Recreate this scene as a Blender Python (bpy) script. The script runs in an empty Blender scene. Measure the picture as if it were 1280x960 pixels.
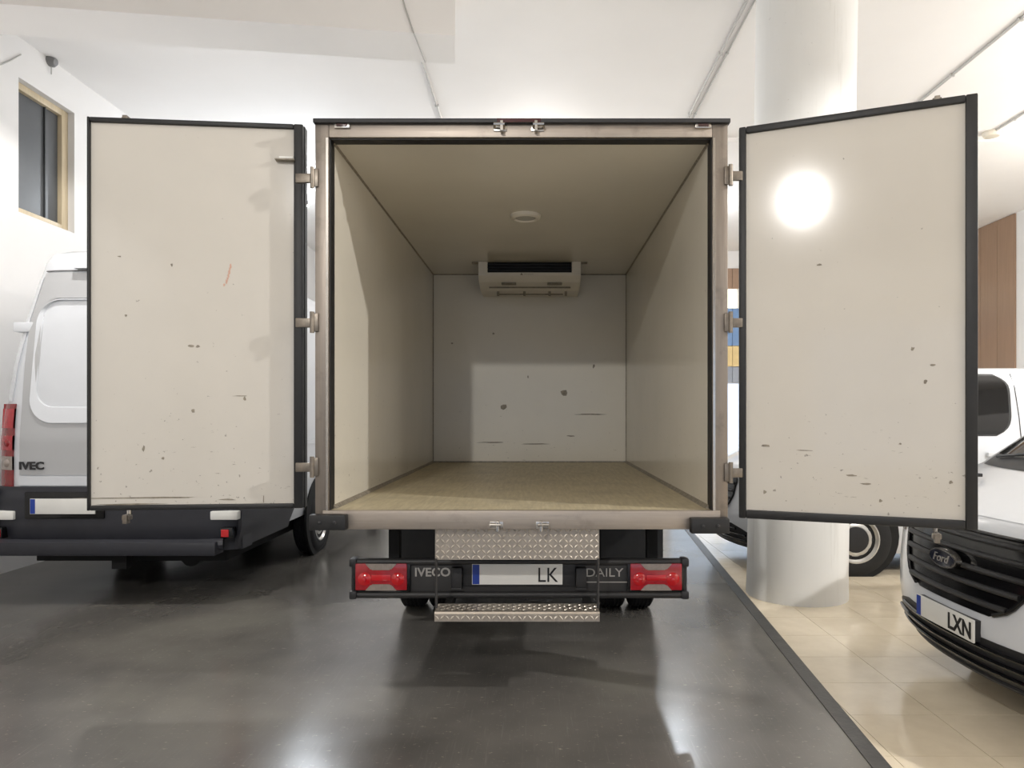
import bpy, bmesh, math, random
from mathutils import Vector, Matrix
random.seed(7)
SC = bpy.context.scene
COL = SC.collection
R = math.radians

# ------------------------------------------------------------------ camera
CZ = 1.52                                   # camera height in metres
FPX = 890.0                                 # focal length in pixels of the 1280 frame
VPX, VPY = 673.5, 517.0                     # where the level forward direction meets the frame
cam = bpy.data.cameras.new('camera'); cam.sensor_width = 36.0
cam.lens = FPX / 1280 * 36.0
cam.shift_x = (640 - VPX) / 1280; cam.shift_y = (VPY - 480) / 1280
cam.clip_start = 0.05
co = bpy.data.objects.new('camera', cam); COL.objects.link(co)
co.location = (0, 0, CZ); co.rotation_euler = (R(90), 0, 0)
SC.camera = co
def PX(px, Y): return (px - VPX) * Y / FPX          # pixel column -> X at depth Y
def PZ(py, Y): return CZ - (py - VPY) * Y / FPX     # pixel row -> height at depth Y

# ------------------------------------------------------------------ world, exposure
w = bpy.data.worlds.new('world'); SC.world = w; w.use_nodes = True
w.node_tree.nodes['Background'].inputs[0].default_value = (0.72, 0.82, 1.0, 1)
w.node_tree.nodes['Background'].inputs[1].default_value = 0.9
vs = SC.view_settings
vs.view_transform = 'Standard'; vs.look = 'None'; vs.gamma = 1; vs.exposure = 0.38
vs.use_curve_mapping = False

# hall lamps, then unseen ones added to brighten the ceiling: (x, y, watts, colour, drop below the ceiling, shaded: light only goes down); fixtures further down
ZC = 5.22                                   # ceiling height
WARM = (1.0, 0.93, 0.83); NEUT = (1.0, 0.975, 0.94); COOL = (0.86, 0.93, 1.0)
LAMPS = [(5.63, 1.73, 720, NEUT, .3, 1), (-1.95, -3.9, 580, NEUT, .3, 1), (-3.0, 4.95, 210, NEUT, .56, 1),
         (6.3, 6.0, 130, NEUT, 1.0, 0), (-3.6, 11.0, 120, COOL, .6, 0), (2.4, 12.5, 90, COOL, .6, 0),
         (7.6, 8.6, 90, NEUT, .9, 0), (7.4, -2.5, 130, NEUT, .8, 0), (0.0, 10.6, 150, NEUT, .5, 0)]

# ------------------------------------------------------------------ materials
def lin(c):
    return tuple(((v/255)/12.92 if v/255 <= .04045 else ((v/255+.055)/1.055)**2.4) for v in c) + (1,)
MATS = {}
def base(name):
    m = bpy.data.materials.new(name); m.use_nodes = True; MATS[name] = m
    nt = m.node_tree; b = nt.nodes['Principled BSDF']
    return m, nt, b
def N(nt, t, **kw):
    n = nt.nodes.new(t)
    for k, v in kw.items(): setattr(n, k, v)
    return n
def coords(nt, scale=(1, 1, 1), kind='Object'):
    tc = N(nt, 'ShaderNodeTexCoord'); mp = N(nt, 'ShaderNodeMapping')
    mp.inputs['Scale'].default_value = scale
    nt.links.new(tc.outputs[kind], mp.inputs[0]); return mp.outputs[0]
def noise(nt, vec, scale, detail=4, rough=.55):
    n = N(nt, 'ShaderNodeTexNoise'); n.inputs['Scale'].default_value = scale
    n.inputs['Detail'].default_value = detail; n.inputs['Roughness'].default_value = rough
    nt.links.new(vec, n.inputs['Vector']); return n.outputs['Fac']
def ramp(nt, fac, stops):
    r = N(nt, 'ShaderNodeValToRGB'); e = r.color_ramp.elements
    while len(e) < len(stops): e.new(.5)
    for i, (p, c) in enumerate(stops):
        e[i].position = p; e[i].color = c if len(c) == 4 else tuple(c) + (1,)
    nt.links.new(fac, r.inputs[0]); return r.outputs[0]
def mix(nt, fac, a, b):
    m = N(nt, 'ShaderNodeMix', data_type='RGBA')
    for sock, val in ((m.inputs[0], fac), (m.inputs[6], a), (m.inputs[7], b)):
        if hasattr(val, 'is_linked') or hasattr(val, 'links'): nt.links.new(val, sock)
        else: sock.default_value = val
    return m.outputs[2]
def grey(v): return (v, v, v, 1)
def plain(name, col, rough=.5, metal=0, var=.06, nscale=6, bump=0, bscale=60, coat=0, spec=.5, stretch=(1,1,1)):
    m, nt, b = base(name)
    c = lin(col); v = coords(nt, stretch)
    f = noise(nt, v, nscale)
    lo = tuple(x*(1-var) for x in c[:3])+(1,); hi = tuple(min(1, x*(1+var)) for x in c[:3])+(1,)
    nt.links.new(ramp(nt, f, [(.3, lo), (.7, hi)]), b.inputs['Base Color'])
    b.inputs['Roughness'].default_value = rough; b.inputs['Metallic'].default_value = metal
    b.inputs['Specular IOR Level'].default_value = spec
    if coat: b.inputs['Coat Weight'].default_value = coat; b.inputs['Coat Roughness'].default_value = .06
    if bump:
        bp = N(nt, 'ShaderNodeBump'); bp.inputs['Strength'].default_value = bump; bp.inputs['Distance'].default_value = .004
        nt.links.new(noise(nt, v, bscale), bp.inputs['Height']); nt.links.new(bp.outputs[0], b.inputs['Normal'])
    return m
def emit(name, col, strength):
    m, nt, b = base(name)
    b.inputs['Base Color'].default_value = lin(col)
    b.inputs['Emission Color'].default_value = lin(col); b.inputs['Emission Strength'].default_value = strength
    return m
def panel_mat(name, col, dirt, rough, seed, bottom=1.0, zlo=0.0, zhi=.6):
    """glossy white insulated panel with specks, scuffs and grime that grow denser towards the floor"""
    m, nt, b = base(name)
    v = coords(nt); tc = N(nt, 'ShaderNodeTexCoord'); mp = N(nt, 'ShaderNodeMapping')
    mp.inputs['Location'].default_value = (seed, seed*1.7, seed*.3); nt.links.new(tc.outputs['Object'], mp.inputs[0])
    v = mp.outputs[0]
    mp2 = N(nt, 'ShaderNodeMapping'); mp2.inputs['Scale'].default_value = (1, 1, 4.5); nt.links.new(v, mp2.inputs[0]); vs_ = mp2.outputs[0]
    c = lin(col)
    cloud = ramp(nt, noise(nt, v, 1.6), [(.3, tuple(x*.94 for x in c[:3])), (.7, c)])
    sep = N(nt, 'ShaderNodeSeparateXYZ'); nt.links.new(tc.outputs['Object'], sep.inputs[0])
    mr = N(nt, 'ShaderNodeMapRange'); nt.links.new(sep.outputs[2], mr.inputs[0])
    mr.inputs[1].default_value = zhi; mr.inputs[2].default_value = zlo; mr.inputs[3].default_value = 0; mr.inputs[4].default_value = .055*bottom
    add = N(nt, 'ShaderNodeMath', operation='ADD')
    nt.links.new(noise(nt, vs_, 13, 6, .7), add.inputs[0]); nt.links.new(mr.outputs[0], add.inputs[1])
    sp = ramp(nt, add.outputs[0], [(.705, grey(0)), (.745, grey(dirt))])
    add2 = N(nt, 'ShaderNodeMath', operation='ADD')
    nt.links.new(noise(nt, v, 38, 3, .6), add2.inputs[0]); nt.links.new(mr.outputs[0], add2.inputs[1])
    sp2 = ramp(nt, add2.outputs[0], [(.735, grey(0)), (.765, grey(dirt*1.1))])
    c1 = mix(nt, sp, cloud, lin((92, 80, 62))); c2 = mix(nt, sp2, c1, lin((84, 78, 70)))
    nt.links.new(c2, b.inputs['Base Color'])
    b.inputs['Roughness'].default_value = rough
    bp = N(nt, 'ShaderNodeBump'); bp.inputs['Strength'].default_value = .012; bp.inputs['Distance'].default_value = .01
    nt.links.new(noise(nt, v, 5), bp.inputs['Height']); nt.links.new(bp.outputs[0], b.inputs['Normal'])
    return m
def concrete():
    m, nt, b = base('polished_concrete')
    v = coords(nt)
    big = ramp(nt, noise(nt, v, .7, 4, .5), [(.35, lin((82, 80, 77))), (.5, lin((100, 97, 93))), (.65, lin((118, 115, 108)))])
    vst = coords(nt, (14.0, .5, 1))
    scr = ramp(nt, noise(nt, vst, 6, 8, .7), [(.56, grey(0)), (.72, grey(.2))])
    c1 = mix(nt, scr, big, lin((150, 147, 140)))
    vsp = coords(nt, (1.0, 2.2, 1))
    scr2 = ramp(nt, noise(nt, vsp, 24, 6, .7), [(.615, grey(0)), (.68, grey(.55))])
    c2 = mix(nt, scr2, c1, lin((176, 168, 150)))
    nt.links.new(c2, b.inputs['Base Color'])
    rr = ramp(nt, noise(nt, v, 1.3, 6, .65), [(.3, grey(.17)), (.7, grey(.25))])
    nt.links.new(rr, b.inputs['Roughness'])
    b.inputs['Specular IOR Level'].default_value = .55
    bp = N(nt, 'ShaderNodeBump'); bp.inputs['Strength'].default_value = .12; bp.inputs['Distance'].default_value = .01
    nt.links.new(noise(nt, v, 2.2, 3), bp.inputs['Height']); nt.links.new(bp.outputs[0], b.inputs['Normal'])
    return m
def brushed(name, col, rough, stretch):
    m, nt, b = base(name)
    v = coords(nt, stretch); v2 = coords(nt)
    c = lin(col)
    f = noise(nt, v, 14, 6, .7)
    cc = ramp(nt, f, [(.3, tuple(x*.8 for x in c[:3])), (.7, c)])
    st = ramp(nt, noise(nt, v2, 7, 5, .65), [(.55, grey(0)), (.68, grey(.45))])
    nt.links.new(mix(nt, st, cc, tuple(x*.55 for x in c[:3])+(1,)), b.inputs['Base Color'])
    b.inputs['Metallic'].default_value = .85
    nt.links.new(ramp(nt, f, [(.3, grey(rough-.07)), (.7, grey(rough+.1))]), b.inputs['Roughness'])
    return m
def column_mat():
    m, nt, b = base('column_paint')
    v = coords(nt, (3, 3, .12)); v2 = coords(nt)
    st = ramp(nt, noise(nt, v, 5, 6, .7), [(.58, grey(0)), (.7, grey(.4))])
    fl = ramp(nt, noise(nt, v2, 22, 5, .7), [(.68, grey(0)), (.71, grey(.4))])
    c = mix(nt, st, lin((232, 232, 230)), lin((196, 194, 190))); c = mix(nt, fl, c, lin((170, 168, 164)))
    nt.links.new(c, b.inputs['Base Color']); b.inputs['Roughness'].default_value = .45
    bp = N(nt, 'ShaderNodeBump'); bp.inputs['Strength'].default_value = .25; bp.inputs['Distance'].default_value = .006
    nt.links.new(noise(nt, v, 5, 6), bp.inputs['Height']); nt.links.new(bp.outputs[0], b.inputs['Normal'])
    return m
def wood_floor():
    m, nt, b = base('plywood_floor')
    v = coords(nt, (6, .6, 1)); v2 = coords(nt)
    c = ramp(nt, noise(nt, v, 7, 7, .7), [(.3, lin((172, 160, 132))), (.55, lin((194, 182, 152))), (.75, lin((208, 196, 170)))])
    st = ramp(nt, noise(nt, v2, 3.2, 6, .7), [(.5, grey(0)), (.7, grey(.5))])
    nt.links.new(mix(nt, st, c, lin((150, 140, 118))), b.inputs['Base Color']); b.inputs['Roughness'].default_value = .5
    return m
def tile_mat():
    m, nt, b = base('beige_tile')
    v = coords(nt, kind='Object')
    geo = N(nt, 'ShaderNodeObjectInfo')
    add = N(nt, 'ShaderNodeVectorMath', operation='ADD'); nt.links.new(v, add.inputs[0]); nt.links.new(geo.outputs['Random'], add.inputs[1])
    c = ramp(nt, noise(nt, add.outputs[0], 5, 6, .6), [(.3, lin((220, 206, 181))), (.7, lin((232, 219, 195)))])
    nt.links.new(c, b.inputs['Base Color']); b.inputs['Roughness'].default_value = .13
    return m
wall_m = plain('wall_plaster', (226, 224, 222), .7, var=.02, nscale=1.5, bump=.08, bscale=30)
ceil_m = plain('ceiling_plaster', (242, 239, 236), .75, var=.02, nscale=.8, bump=.06, bscale=22)
conc_m = concrete(); tile_m = tile_mat(); grout_m = plain('grout', (160, 148, 130), .8)
edge_m = plain('worn_edge', (58, 57, 55), .35, var=.3, nscale=9, bump=.3, bscale=40)
col_m = column_mat()
boxp_m = panel_mat('box_lining', (226, 220, 206), .42, .17, 3.1, 1.0, 1.0, 1.9)
doorL_m = panel_mat('door_panel', (212, 207, 198), .5, .105, 8.3, 1.2, .0, .8)
grp_m = plain('white_grp', (226, 226, 224), .3, var=.02)
floorw_m = wood_floor()
steel_v = brushed('brushed_steel_upright', (150, 141, 132), .42, (8, 8, .25))
steel_h = brushed('brushed_steel_sill', (176, 166, 156), .45, (.25, 8, 8))
chrome_m = plain('bright_steel', (190, 186, 180), .22, metal=1, var=.08, nscale=20)
hinge_m = plain('hinge_steel', (128, 120, 110), .4, metal=.8, var=.2, nscale=30)
rub_m = plain('black_rubber', (26, 26, 27), .5, var=.2, nscale=14)
blk_m = plain('black_plastic', (34, 34, 36), .5, var=.12, nscale=10, bump=.1, bscale=120)
gloss_blk = plain('gloss_black', (16, 16, 18), .18, var=.1)
bar_m = plain('bumper_plastic', (48, 47, 47), .5, var=.12, nscale=10)
van_blk = plain('van_bumper_plastic', (40, 41, 48), .48, var=.1, nscale=8)
under_m = plain('underbody', (16, 16, 16), .85, var=.3)
tread_m = brushed('tread_plate', (186, 176, 164), .4, (2, 2, 2)); loz_m = plain('tread_lozenge', (214, 206, 194), .35, metal=.8)
white_m = plain('van_white_paint', (214, 217, 222), .32, var=.012, coat=.7)
grey_m = plain('van_white_shaded', (178, 179, 181), .32, var=.012, coat=.6)  # white van paint greyed, putting the rear doors' shade into the colour
glass_m = plain('dark_glass', (10, 11, 13), .06, var=.1, spec=.4)
win_m = plain('window_glass', (84, 86, 88), .3, var=.1, nscale=2, spec=.3)
red_m = plain('red_lens', (164, 10, 28), .15, var=.15, nscale=30, coat=.6)
red2_m = plain('bright_red_lens', (200, 16, 28), .12, var=.1, coat=.6)
dred_m = plain('dark_red_lens', (128, 8, 14), .15, var=.2, nscale=30, coat=.6)
clear_m = plain('clear_lens', (150, 138, 130), .14, var=.12, nscale=40, coat=.6)
plate_m = plain('plate_white', (232, 231, 226), .4, var=.02)
blue_m = plain('plate_blue', (24, 58, 150), .4)
ink_m = plain('plate_ink', (22, 22, 22), .5)
letter_m = plain('silver_letter', (176, 172, 166), .35, metal=.3)
dletter_m = plain('black_letter', (26, 26, 28), .4)
tyre_m = plain('tyre_rubber', (24, 24, 25), .75, var=.2, nscale=20, bump=.2, bscale=80)
rim_m = plain('silver_rim', (196, 194, 190), .3, metal=.6, var=.06)
badge_m = plain('badge_navy', (14, 22, 44), .15, coat=.8)
frame_m = plain('window_wood', (196, 180, 150), .5, var=.08, stretch=(6, 6, .5))
brown_m = plain('brown_board', (150, 122, 100), .45, var=.07, nscale=4, stretch=(6, 6, .4))
cond_m = plain('conduit_grey', (188, 186, 182), .5)
evap_m = plain('evaporator_housing', (232, 226, 214), .4, var=.03)
fixt_m = plain('fixture_grey', (120, 120, 120), .4)
lampglow_m = emit('lamp_glow', (255, 246, 230), 6)
litwin_m = emit('lit_window', (255, 246, 220), 1.1)
bluewall_m = plain('blue_board', (104, 138, 182), .4)
yel_m = plain('sand_board', (222, 196, 140), .5)
pale_m = emit('showroom_glass', (196, 214, 236), .6)
scuff_m = plain('scuff_dark', (140, 132, 118), .6, var=.3, nscale=40)
scuffr_m = plain('scuff_red', (206, 166, 148), .6)
dome_m = plain('dome_lens', (186, 184, 176), .25)

# ------------------------------------------------------------------ mesh helpers
class MB:
    def __init__(s): s.v = []; s.f = []
    def add(s, vs_, fs):
        o = len(s.v); s.v += [tuple(p) for p in vs_]; s.f += [tuple(i+o for i in f) for f in fs]; return s
    def box(s, x0, x1, y0, y1, z0, z1, b=0):
        if b <= 0:
            vs_ = [(x, y, z) for z in (z0, z1) for y in (y0, y1) for x in (x0, x1)]
            return s.add(vs_, [(0,2,3,1), (4,5,7,6), (0,1,5,4), (2,6,7,3), (0,4,6,2), (1,3,7,5)])
        bm = bmesh.new(); bmesh.ops.create_cube(bm, size=1)
        for q in bm.verts: q.co = ((x0+x1)/2+q.co.x*(x1-x0), (y0+y1)/2+q.co.y*(y1-y0), (z0+z1)/2+q.co.z*(z1-z0))
        bmesh.ops.bevel(bm, geom=bm.edges[:], offset=b, segments=2, affect='EDGES', profile=.6)
        bm.verts.index_update(); s.add([q.co[:] for q in bm.verts], [[q.index for q in f.verts] for f in bm.faces]); bm.free(); return s
    def grid(s, pts, flip=False, close=False):
        n = len(pts); m = len(pts[0]); fs = []
        for i in range(n-1):
            for j in range(m if close else m-1):
                k = (j+1) % m
                q = (i*m+j, i*m+k, (i+1)*m+k, (i+1)*m+j)
                fs.append(q[::-1] if flip else q)
        return s.add([p for r in pts for p in r], fs)
    def tube(s, path, r, n=8, cap=True):
        path = [Vector(p) for p in path]; rings = []
        for i, p in enumerate(path):
            d = (path[min(i+1, len(path)-1)] - path[max(i-1, 0)]).normalized()
            a = d.cross(Vector((0, 0, 1)));
            if a.length < 1e-3: a = d.cross(Vector((0, 1, 0)))
            a.normalize(); b = d.cross(a)
            rr = r[i] if isinstance(r, (list, tuple)) else r
            rings.append([p + (a*math.cos(t)+b*math.sin(t))*rr for t in [2*math.pi*k/n for k in range(n)]])
        o = len(s.v); s.grid(rings, close=True)
        if cap:
            s.f.append(tuple(range(o, o+n))[::-1]); e = o+(len(rings)-1)*n; s.f.append(tuple(range(e, e+n)))
        return s
    def lathe(s, prof, c, axis, n=28):
        """prof: (radius, offset along axis)"""
        ax = Vector(axis).normalized(); a = ax.cross(Vector((0, 0, 1)))
        if a.length < 1e-3: a = Vector((1, 0, 0))
        a.normalize(); b = ax.cross(a); c = Vector(c); rings = []
        for r_, h in prof:
            rings.append([c + ax*h + (a*math.cos(2*math.pi*k/n)+b*math.sin(2*math.pi*k/n))*r_ for k in range(n)])
        return s.grid(rings, close=True)
    def prism(s, poly, axis, a0, a1):
        """poly in the plane across the axis, extruded a0..a1; axis 'x','y','z'"""
        def p(u, v, a): return {'x': (a, u, v), 'y': (u, a, v), 'z': (u, v, a)}[axis]
        n = len(poly); vs_ = [p(u, v, a0) for u, v in poly] + [p(u, v, a1) for u, v in poly]
        fs = [tuple(range(n))[::-1], tuple(range(n, 2*n))] + [(i, (i+1) % n, n+(i+1) % n, n+i) for i in range(n)]
        return s.add(vs_, fs)
    def build(s, name, mat, parent=None, smooth=False, loc=None, fix=True):
        me = bpy.data.meshes.new(name); me.from_pydata(s.v, [], s.f)
        if fix:
            bm = bmesh.new(); bm.from_mesh(me); bmesh.ops.recalc_face_normals(bm, faces=bm.faces); bm.to_mesh(me); bm.free()
        me.materials.append(mat)
        if smooth:
            for p in me.polygons: p.use_smooth = True
            try: me.set_sharp_from_angle(angle=R(38))
            except Exception: pass
        o = bpy.data.objects.new(name, me); COL.objects.link(o)
        if parent: o.parent = parent
        if loc: o.location = loc
        return o
def tag(o, label, cat=None, group=None, kind=None):
    o['label'] = label
    if cat: o['category'] = cat
    if group: o['group'] = group
    if kind: o['kind'] = kind
    return o
def empty(name, loc, rz=0):
    o = bpy.data.objects.new(name, None); o.empty_display_size = .1; COL.objects.link(o)
    o.location = loc; o.rotation_euler = (0, 0, rz); return o
def bx(name, mat, parent, *a, b=0): return MB().box(*a, b=b).build(name, mat, parent, smooth=b > 0)
def text(name, s, size, origin, right, up, mat, parent, depth=.004, shear=0, width=None, bold=0):
    cu = bpy.data.curves.new('t', 'FONT'); cu.body = s; cu.size = size; cu.extrude = depth/2; cu.shear = shear; cu.offset = bold
    cu.resolution_u = 3
    ob = bpy.data.objects.new('t', cu); COL.objects.link(ob)
    dg = bpy.context.evaluated_depsgraph_get()
    me = bpy.data.meshes.new_from_object(ob.evaluated_get(dg)); bpy.data.objects.remove(ob); bpy.data.curves.remove(cu)
    r = Vector(right).normalized(); u = Vector(up).normalized(); n = r.cross(u); o = Vector(origin)
    xs = [q.co.x for q in me.vertices]; x0, x1 = min(xs), max(xs); k = (width/(x1-x0)) if width else 1
    for q in me.vertices: q.co = o + r*((q.co.x-x0)*k) + u*q.co.y + n*(q.co.z+depth/2)
    me.materials.clear(); me.materials.append(mat)
    ob = bpy.data.objects.new(name, me); COL.objects.link(ob); ob.parent = parent; return ob

# ------------------------------------------------------------------ the setting
XL, XR, YB, YF = -5.1, 8.8, 16.2, -7.0
def bnd(y): return 1.515 + (y - 3.05)*.077            # edge between concrete and tiles
mb = MB(); mb.prism([(XL-.1, YF), (bnd(YF), YF), (bnd(YB), YB), (XL-.1, YB)], 'z', -.12, 0)
tag(mb.build('floor', conc_m), 'dark grey polished concrete floor under the box truck', 'floor', kind='structure')
mb = MB(); mb.prism([(bnd(YF), YF), (XR+.1, YF), (XR+.1, YB), (bnd(YB), YB)], 'z', -.12, -.009)
fr = tag(mb.build('floor_right', grout_m), 'glossy beige tiled floor beside the concrete', 'floor', kind='structure')
def clip(poly, keep):
    out = []
    for i, a in enumerate(poly):
        b = poly[(i+1) % len(poly)]; fa, fb = keep(a), keep(b)
        if fa >= 0: out.append(a)
        if fa*fb < 0:
            t = fa/(fa-fb); out.append((a[0]+(b[0]-a[0])*t, a[1]+(b[1]-a[1])*t))
    return out
TS = .43; rest = MB(); cells = []
for i in range(-3, 17):
    for j in range(-25, 32):
        x0 = 2.0+i*TS; y0 = 3.16+j*TS
        poly = [(x0+.0016, y0+.0016), (x0+TS-.0016, y0+.0016), (x0+TS-.0016, y0+TS-.0016), (x0+.0016, y0+TS-.0016)]
        full = len(poly)
        poly = clip(poly, lambda p: p[0]-bnd(p[1])-.001); poly = clip(poly, lambda p: XR-p[0]); poly = clip(poly, lambda p: YB-p[1])
        if len(poly) < 3: continue
        seen = y0 > 2.3 and y0 < 8.6 and x0 < .72*(y0+TS) 
        cells.append((seen, poly, x0, y0))
tile_full = None
for seen, poly, x0, y0 in cells:
    if seen:
        if len(poly) == 4 and abs(poly[0][0]-x0-.0016) < 1e-6 and abs(poly[1][0]-x0-TS+.0016) < 1e-6 and abs(poly[2][0]-x0-TS+.0016) < 1e-6 and abs(poly[3][0]-x0-.0016) < 1e-6:
            if tile_full is None:
                t = MB().prism([(p[0]-x0, p[1]-y0) for p in poly], 'z', -.009, 0).build('tile', tile_m, fr); tile_full = t
            else:
                t = tile_full.copy(); COL.objects.link(t)
            t.location = (x0, y0, 0)
        else:
            t = MB().prism([(p[0]-x0, p[1]-y0) for p in poly], 'z', -.009, 0).build('tile', tile_m, fr); t.location = (x0, y0, 0)
    else: rest.prism(poly, 'z', -.009, 0)
ro = rest.build('tile_field', tile_m, fr); ro['kind'] = 'stuff'
mb = MB(); mb.prism([(bnd(YF)-.085, YF), (bnd(YF)-.002, YF), (bnd(YB)-.002, YB), (bnd(YB)-.085, YB)], 'z', .0005, .004)
tag(mb.build('trim_1', edge_m), 'worn dark strip where concrete meets the tiles', 'floor trim', kind='structure')

tag(MB().box(XL-.2, XR+.2, YF, YB+.2, ZC, ZC+.2).build('ceiling', ceil_m), 'white plaster ceiling of the hall', 'ceiling', kind='structure')
# left wall with a window opening
WY0, WY1 = 6.98, 7.82
wz0, wz1 = 3.50, 4.82
mb = MB(); x0, x1 = XL-.3, XL
mb.box(x0, x1, YF, WY0, 0, ZC); mb.box(x0, x1, WY1, YB, 0, ZC); mb.box(x0, x1, WY0, WY1, 0, wz0); mb.box(x0, x1, WY0, WY1, wz1, ZC)
tag(mb.build('wall_left', wall_m), 'white plaster wall behind the tall panel van', 'wall', kind='structure')
wn = empty('window_1', (XL-.12, WY0, wz0)); tag(wn, 'small dark window with a beige wooden frame high in the wall', 'window', kind='structure')
W_, H_ = WY1-WY0, wz1-wz0
for a in ((0, .06, 0, H_), (W_-.10, W_, 0, H_)): bx('frame_post', frame_m, wn, -.05, .05, a[0], a[1], a[2], a[3], b=.006)
bx('frame_rail', frame_m, wn, -.05, .05, .06, W_-.10, 0, .07, b=.006); bx('frame_rail', frame_m, wn, -.05, .05, .06, W_-.10, H_-.07, H_, b=.006)
bx('pane', win_m, wn, -.012, .0, .06, W_-.10, .07, H_-.07)
bx('mullion', plain('dark_mullion', (52, 54, 56), .5), wn, -.03, .02, .52, .535, .07, H_-.07)
# right wall with brown boards
tag(bx('wall_right', wall_m, None, XR, XR+.2, YF, YB, 0, ZC), 'pale wall along the tiled side of the hall', 'wall', kind='structure')
for k in range(6):
    o = bx('board', brown_m, bpy.data.objects['wall_right'], XR-.03, XR-.001, 13.12+k*.51, 13.12+k*.51+.502, .1, ZC-.01)
# back wall, with showroom front
tag(bx('wall_back', wall_m, None, XL, XR, YB, YB+.2, 0, ZC), 'far end wall of the hall', 'wall', kind='structure')
wbk = bpy.data.objects['wall_back']
yb = YB
for k in range(4):
    xa = 3.0+k*1.4
    bx('brown_board', brown_m, wbk, xa, xa+1.39, yb-.05, yb-.001, PZ(361, yb), PZ(336, yb))
    bx('blue_board', bluewall_m, wbk, xa, xa+1.39, yb-.05, yb-.001, PZ(432, yb), PZ(386, yb))
    bx('sand_board', yel_m, wbk, xa, xa+1.39, yb-.05, yb-.001, PZ(458, yb), PZ(433, yb))
    bx('counter_board', plain('counter_grey%d' % k, (150, 156, 168), .5), wbk, xa, xa+1.39, yb-.05, yb-.001, PZ(478, yb), PZ(459, yb))
n = 0
for k in range(14):
    xa = 3.0+k*.4
    bx('lit_pane', litwin_m, wbk, xa+.02, xa+.3, yb-.03, yb-.001, PZ(385, yb), PZ(362, yb))
for k in range(5):
    xa = 3.0+k*1.1
    bx('glass_pane', pale_m, wbk, xa, xa+1.04, yb-.03, yb-.001, .3, PZ(480, yb))
# wall behind the camera, with a wide shop window left open to daylight
mb = MB(); mb.box(XL, XR, YF-.2, YF, 0, .5); mb.box(XL, XR, YF-.2, YF, 3.2, ZC); mb.box(XL, -3.2, YF-.2, YF, .5, 3.2); mb.box(7.2, XR, YF-.2, YF, .5, 3.2); mb.box(1.9, 2.1, YF-.2, YF, .5, 3.2)
tag(mb.build('wall_front', plain('wall_taupe', (176, 172, 166), .7)), 'wall with wide shop windows behind the viewer', 'wall', kind='structure')

# dropped beam at upper left (near face, underside and end visible)
zb = CZ+3.2
poly = [(-.71, 6.03), (-.765, 6.52), (XL, 5.93), (XL, 5.44)]
tag(MB().prism(poly, 'z', zb, ZC).build('trim_2', ceil_m), 'white dropped beam running from the left wall below the ceiling', 'beam', kind='structure')
# shallow ceiling steps far back
tag(bx('trim_3', ceil_m, None, 1.0, XR, 9.55, 9.85, ZC-.05, ZC), 'shallow ceiling rib across the hall above the tiled side', 'ceiling rib', kind='structure')
tag(bx('trim_4', ceil_m, None, XL, 1.0, 11.8, 12.1, ZC-.05, ZC), 'shallow ceiling rib across the hall beyond the panel van', 'ceiling rib', kind='structure')

# column
mb = MB(); rings = []
for i in range(25):
    z = ZC*i/24; cx = 2.165 + .0165*z; rr = .402 + (.006 if i == 0 else 0)
    rings.append([(cx+rr*math.cos(2*math.pi*k/48), 5.99+rr*math.sin(2*math.pi*k/48), z) for k in range(48)])
mb.grid(rings, close=True)
tag(mb.build('column', col_m, smooth=True), 'thick round white painted column behind the open truck door', 'column', kind='structure')

# conduits on the ceiling
def conduit(label, x, y0, y1, rr, sag=0):
    o = MB().tube([(x, y0+(y1-y0)*k/8, ZC-rr-.002) for k in range(9)], rr, 8).build('ceiling_conduit', cond_m, smooth=True)
    for k in range(4):
        y = y0+(y1-y0)*(k+.5)/4
        MB().box(x-rr*1.6, x+rr*1.6, y-.012, y+.012, ZC-rr*2.3, ZC-.001).build('clip', cond_m, o)
    tag(o, label, 'conduit')
conduit('thin grey conduit on the ceiling leading out from the dropped beam', -1.22, 6.60, 11.7, .013)
conduit('white conduit running on the ceiling just left of the round column', 1.86, 3.6, 9.5, .013)
conduit('slim conduit beside the white one left of the column', 1.93, 3.6, 9.5, .008)
conduit('grey conduit on the ceiling above the open door right of the column', 4.5, 5.0, 9.4, .014)
conduit('short conduit ending in a round ceiling fitting over the tiled side', 5.95, 6.2, 9.3, .013)
o = MB().lathe([(.001, -.07), (.09, -.06), (.11, -.02), (.11, 0)], (5.95, 9.36, ZC), (0, 0, 1), 20).build('ceiling_fitting', plain('fitting_cream', (214, 206, 190), .4), smooth=True)
tag(o, 'small round cream fitting at the end of the short ceiling conduit', 'ceiling fitting')
# cable draped from the beam onto the left wall
c = MB().tube([(-1.19, 5.955, ZC-.02), (-1.12, 5.965, zb+.2), (-1.05, 5.975, zb-.006), (-1.04, 6.2, zb-.007), (-1.03, 6.47, zb-.006)], .007, 6).build('beam_cable', cond_m, smooth=True)
tag(c, 'thin grey cable crossing the underside of the dropped beam', 'cable')
pts = [(XL+.01, 6.0+1.0*t, 4.55+.5*t*t) for t in [k/8 for k in range(9)]]
tag(MB().tube(pts, .006, 6).build('wall_cable', cond_m, smooth=True), 'thin pale cable curving up the wall beside the high window', 'cable')
# wall device
dv = empty('wall_sensor', (XL, 7.42, PZ(76, 7.42)))
MB().lathe([(.001, .075), (.035, .07), (.055, .045), (.06, 0), (.001, 0)], (0, 0, 0), (1, 0, -.25), 20).build('dome', fixt_m, dv, smooth=True)
MB().box(0, .03, -.03, .03, -.03, .10, b=.004).build('bracket', fixt_m, dv)
MB().tube([(.02, 0, -.06), (.02, 0, -.14)], .006, 6).build('cable_tail', cond_m, dv)
tag(dv, 'small grey dome sensor on the wall under the ceiling edge', 'sensor')

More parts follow.
